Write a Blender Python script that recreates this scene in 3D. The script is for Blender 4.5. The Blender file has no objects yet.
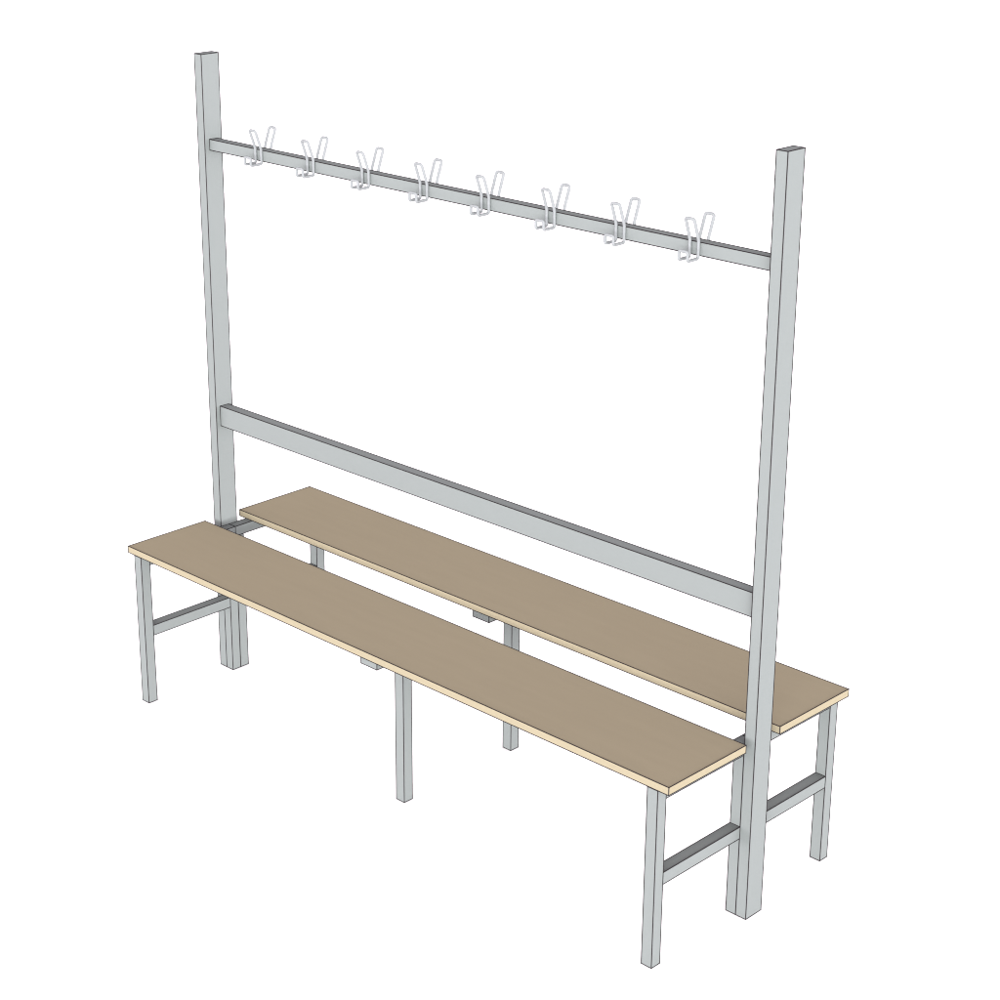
import bpy, bmesh, math
from mathutils import Vector, Matrix

scene = bpy.context.scene
col = scene.collection

# ------------------------------------------------------------------ materials
def surface(name, colour, variation=0.03, scale=(60, 60, 60), rough=0.8, spec=0.0, bump=0.0):
    """Matte surface whose colour wanders very slightly through a noise."""
    m = bpy.data.materials.new(name)
    m.use_nodes = True
    nt = m.node_tree
    b = nt.nodes['Principled BSDF']
    b.inputs['Roughness'].default_value = rough
    b.inputs['Specular IOR Level'].default_value = spec
    tc = nt.nodes.new('ShaderNodeTexCoord')
    mp = nt.nodes.new('ShaderNodeMapping')
    mp.inputs['Scale'].default_value = scale
    nz = nt.nodes.new('ShaderNodeTexNoise')
    nz.inputs['Scale'].default_value = 1.0
    nz.inputs['Detail'].default_value = 4.0
    rp = nt.nodes.new('ShaderNodeValToRGB')
    lo = [c * (1 - variation) for c in colour]
    hi = [c * (1 + variation) for c in colour]
    rp.color_ramp.elements[0].position = 0.3
    rp.color_ramp.elements[1].position = 0.7
    rp.color_ramp.elements[0].color = (*lo, 1)
    rp.color_ramp.elements[1].color = (*hi, 1)
    nt.links.new(tc.outputs['Object'], mp.inputs['Vector'])
    nt.links.new(mp.outputs['Vector'], nz.inputs['Vector'])
    nt.links.new(nz.outputs['Fac'], rp.inputs['Fac'])
    nt.links.new(rp.outputs['Color'], b.inputs['Base Color'])
    if bump:
        bp = nt.nodes.new('ShaderNodeBump')
        bp.inputs['Strength'].default_value = bump
        nt.links.new(nz.outputs['Fac'], bp.inputs['Height'])
        nt.links.new(bp.outputs['Normal'], b.inputs['Normal'])
    return m

METAL = surface('grey_painted_steel', (0.1105, 0.1205, 0.1180), 0.006, (25, 25, 25))
WOOD = surface('brown_laminate', (0.156, 0.135, 0.094), 0.015, (6, 40, 40))
PLY = surface('pale_wood_edge', (0.166, 0.145, 0.100), 0.015, (8, 60, 200))
LINE = surface('dark_edge', (0.014, 0.012, 0.013), 0.02)
WIRE = surface('white_coated_wire', (0.136, 0.143, 0.146), 0.02)
FLOOR = surface('white_floor', (0.72, 0.72, 0.72), 0.004, (2, 2, 2))

R_EDGE = 0.00115         # the dark bead that runs along every arris

# ------------------------------------------------------------------ geometry
def add_box(bm, p0, p1, side_mat=0, top_mat=0):
    x0, y0, z0 = p0
    x1, y1, z1 = p1
    v = [bm.verts.new(c) for c in ((x0, y0, z0), (x1, y0, z0), (x1, y1, z0), (x0, y1, z0),
                                   (x0, y0, z1), (x1, y0, z1), (x1, y1, z1), (x0, y1, z1))]
    for ids, m in (((3, 2, 1, 0), top_mat), ((4, 5, 6, 7), top_mat), ((0, 1, 5, 4), side_mat),
                   ((1, 2, 6, 5), side_mat), ((2, 3, 7, 6), side_mat), ((3, 0, 4, 7), side_mat)):
        f = bm.faces.new([v[i] for i in ids])
        f.material_index = m

def add_bead(bm, a, b, r, mat):
    a, b = Vector(a), Vector(b)
    d = (b - a).normalized()
    a, b = a - d * r * 0.8, b + d * r * 0.8
    n = d.orthogonal().normalized()
    k = d.cross(n)
    rings = []
    for p in (a, b):
        rings.append([bm.verts.new(p + r * (math.cos(t) * n + math.sin(t) * k))
                      for t in (math.pi / 8 + i * math.pi / 4 for i in range(8))])
    for i in range(8):
        j = (i + 1) % 8
        bm.faces.new((rings[0][i], rings[0][j], rings[1][j], rings[1][i])).material_index = mat
    bm.faces.new(rings[0][::-1]).material_index = mat
    bm.faces.new(rings[1]).material_index = mat

def add_arrises(bm, p0, p1, mat, r=R_EDGE, skip=()):
    x0, y0, z0 = p0
    x1, y1, z1 = p1
    c = {}
    for i, x in enumerate((x0, x1)):
        for j, y in enumerate((y0, y1)):
            for k, z in enumerate((z0, z1)):
                c[(i, j, k)] = (x, y, z)
    for s in ((0, 0), (0, 1), (1, 0), (1, 1)):
        for ax in range(3):
            lo = list(s); lo.insert(ax, 0)
            hi = list(s); hi.insert(ax, 1)
            if (ax, s) in skip:
                continue
            add_bead(bm, c[tuple(lo)], c[tuple(hi)], r, mat)

def link_mesh(name, bm, mats, parent):
    bm.normal_update()
    me = bpy.data.meshes.new(name)
    bm.to_mesh(me)
    bm.free()
    for m in mats:
        me.materials.append(m)
    o = bpy.data.objects.new(name, me)
    col.objects.link(o)
    o.parent = parent
    return o

def bar(name, p0, p1, parent, skip=()):
    bm = bmesh.new()
    add_box(bm, p0, p1)
    add_arrises(bm, p0, p1, 1, skip=skip)
    return link_mesh(name, bm, (METAL, LINE), parent)

def plank(name, p0, p1, parent):
    bm = bmesh.new()
    add_box(bm, p0, p1, side_mat=1, top_mat=0)
    add_arrises(bm, p0, p1, 2)
    return link_mesh(name, bm, (WOOD, PLY, LINE), parent)

# ------------------------------------------------------------------ the bench
bench = bpy.data.objects.new('changing_room_bench', None)
col.objects.link(bench)
bench['label'] = 'double-sided changing room bench with brown plank seats, grey frame and wire coat hooks'
bench['category'] = 'bench'

LX, LEG = 0.97, 0.03                    # outer face of the legs, section of the tube
SEAT_TOP, SEAT_T = 0.480, 0.0195
UNDER = SEAT_TOP - SEAT_T
SEAT_IN, SEAT_OUT = 0.0655, 0.3455
LEG_OUT = 0.3462
CROSS_Z = 0.4300

for s in (-1, 1):
    y0, y1 = sorted((s * SEAT_IN, s * SEAT_OUT))
    plank('seat', (-1, y0, UNDER), (1, y1, SEAT_TOP), bench)

for sx in (-1, 1):
    xa, xb = sorted((sx * 1.0, sx * 0.97))
    bar('post', (xa, -0.03, 0), (xb, 0.03, 1.853), bench)
    xa, xb = sorted((sx * LX, sx * (LX - LEG)))
    e = 0.0004
    for sy in (-1, 1):
        ya, yb = sorted((sy * LEG_OUT, sy * (LEG_OUT - LEG)))
        bar('leg', (xa, ya, 0), (xb, yb, UNDER - 0.0005), bench)                      # outer leg
        ya, yb = sorted((sy * 0.0300, sy * e))
        bar('leg', (xa + e, ya, 0), (xb - e, yb, CROSS_Z - 0.0004), bench)             # inner leg beside the post
        ya, yb = sorted((sy * (LEG_OUT - LEG), 0.0))
        bar('crossbar', (xa, ya, CROSS_Z), (xb, yb, UNDER - 0.0005), bench)
        ya, yb = sorted((sy * (LEG_OUT - LEG), sy * 0.0304))
        bar('stretcher', (xa, ya, 0.2085), (xb, yb, 0.2395), bench)

for sy in (-1, 1):
    ya, yb = sorted((sy * 0.2205, sy * 0.1905))
    bar('leg', (-0.015, ya, 0), (0.015, yb, CROSS_Z - 0.0004), bench)
    ya, yb = sorted((sy * 0.326, sy * 0.0845))
    bar('crossbar', (-0.03, ya, CROSS_Z), (0.03, yb, UNDER - 0.0005), bench)

bar('back_rail', (-0.9696, -0.015, 0.774), (0.9696, 0.015, 0.834), bench)
coat_rail = bar('coat_rail', (-0.9696, -0.0133, 1.587), (0.9696, 0.0133, 1.617), bench)

# wire coat hooks ---------------------------------------------------------
WIRE_R = 0.0036
W = 0.0123

def rounded_loop(pts, rad, n=5):
    out = []
    N = len(pts)
    for i in range(N):
        p, a, b = Vector(pts[i]), Vector(pts[i - 1]), Vector(pts[(i + 1) % N])
        da, db = (a - p), (b - p)
        r = min(rad[i], da.length * 0.48, db.length * 0.48)
        s, e = p + da.normalized() * r, p + db.normalized() * r
        for k in range(n + 1):
            t = k / n
            out.append((1 - t) ** 2 * s + 2 * t * (1 - t) * p + t * t * e)
    return out

def hook_mesh(s):
    """Closed wire loop on the rail face at side s (-1 front, +1 back)."""
    y0, yj, yt = s * 0.0170, s * 0.0545, s * 0.0355
    zb, zj, zk, zt = 1.5803, 1.6015, 1.6200, 1.6720
    half = [(yj, zj, .006), (yj, zb, .006), (y0, zb, .006), (y0, zk, .008), (yt, zt, .007)]
    pts = [(-W, y, z) for y, z, r in half] + [(W, y, z) for y, z, r in half[::-1]]
    rad = [r for *_, r in half] + [r for *_, r in half[::-1]]
    path = rounded_loop(pts, rad)
    n = len(path)
    bm = bmesh.new()
    K = 12
    tang = [(path[(i + 1) % n] - path[i - 1]).normalized() for i in range(n)]
    nor = tang[0].orthogonal().normalized()
    rings = []
    for i in range(n):
        nor = (nor - tang[i] * nor.dot(tang[i])).normalized()
        bi = tang[i].cross(nor)
        rings.append([bm.verts.new(path[i] + WIRE_R * (math.cos(2 * math.pi * k / K) * nor + math.sin(2 * math.pi * k / K) * bi))
                      for k in range(K)])
    for i in range(n):
        A, B = rings[i], rings[(i + 1) % n]
        off = 0
        if i == n - 1:
            off = min(range(K), key=lambda o: (A[0].co - B[o].co).length)
        for k in range(K):
            f = bm.faces.new((A[k], A[(k + 1) % K], B[(k + 1 + off) % K], B[(k + off) % K]))
            f.smooth = True
    bm.normal_update()
    me = bpy.data.meshes.new('hook')
    bm.to_mesh(me)
    bm.free()
    me.materials.append(WIRE)
    return me

proto = {}
for s in (-1, 1):
    o = bpy.data.objects.new('hook', hook_mesh(s))
    proto[s] = o
for i in range(8):
    x = -0.7528 + i * 0.21508
    for s in (-1, 1):
        h = proto[s] if i == 0 else proto[s].copy()
        col.objects.link(h)
        h.parent = coat_rail
        h.location = (x, 0, 0)

# ------------------------------------------------------------------ floor
bm = bmesh.new()
q = [bm.verts.new(c) for c in ((-250, -250, -0.0012), (250, -250, -0.0012), (250, 250, -0.0012), (-250, 250, -0.0012))]
bm.faces.new(q)
floor = link_mesh('floor', bm, (FLOOR,), None)
floor['kind'] = 'structure'
floor['label'] = 'plain white floor under the bench'

# ------------------------------------------------------------------ light
world = bpy.data.worlds.new('World')
scene.world = world
world.use_nodes = True
bg = world.node_tree.nodes['Background']
bg.inputs['Color'].default_value = (1.04, 0.96, 1.02, 1)
# an even white surround, brightest all round the horizon like a ring of studio walls
OVERHEAD, HORIZON = 0.95, 12.4
nt = world.node_tree
tc = nt.nodes.new('ShaderNodeTexCoord')
sx = nt.nodes.new('ShaderNodeSeparateXYZ')
nt.links.new(tc.outputs['Generated'], sx.inputs['Vector'])
def math_node(op, a, b, clamp=False):
    n = nt.nodes.new('ShaderNodeMath')
    n.operation = op
    n.use_clamp = clamp
    for i, v in enumerate((a, b)):
        if isinstance(v, (int, float)):
            n.inputs[i].default_value = v
        else:
            nt.links.new(v, n.inputs[i])
    return n.outputs[0]
up = math_node('ABSOLUTE', sx.outputs['Z'], 0)
fall = math_node('POWER', math_node('SUBTRACT', 1.0, up, True), 3.0)
nt.links.new(math_node('ADD', math_node('MULTIPLY', fall, HORIZON), OVERHEAD), bg.inputs['Strength'])

lamp = bpy.data.lights.new('softbox', 'AREA')
lamp.shape = 'RECTANGLE'
lamp.size, lamp.size_y = 44, 12
lamp.energy = 50000
lamp.color = (0.98, 1.01, 0.99)
softbox = bpy.data.objects.new('softbox', lamp)
col.objects.link(softbox)
aim = Vector((0.0, 0.0, 0.9))
softbox.location = aim + Vector((0.7071, -0.7071, 0)) * 40 + Vector((0, 0, 5.2))
softbox.rotation_euler = (aim - softbox.location).to_track_quat('-Z', 'Y').to_euler()

# ------------------------------------------------------------------ camera
cam = bpy.data.cameras.new('Camera')
camera = bpy.data.objects.new('Camera', cam)
col.objects.link(camera)
scene.camera = camera
F, CX, CY, CZ, YAW, PITCH, PPX, PPY = 1991.003, 3.4255, -3.4359, 2.6477, 0.7842, -0.3388, 458.2609, 449.2825
cam.sensor_width = 36
cam.lens = F / 1000 * 36
cam.shift_x = (500 - PPX) / 1000
cam.shift_y = (PPY - 500) / 1000
cam.clip_end = 1000
camera.location = (CX, CY, CZ)
camera.rotation_euler = (math.pi / 2 + PITCH, 0, YAW)

# ------------------------------------------------------------------ view
vs = scene.view_settings
scene.display_settings.display_device = 'sRGB'
vs.view_transform = 'Standard'
vs.look = 'None'
vs.exposure = 0
vs.gamma = 1
vs.use_curve_mapping = False
scene.render.engine = 'CYCLES'
scene.cycles.use_denoising = True
scene.cycles.max_bounces = 6
scene.cycles.pixel_filter_type = 'BLACKMAN_HARRIS'
scene.cycles.filter_width = 1.1
scene.render.filter_size = 1.1
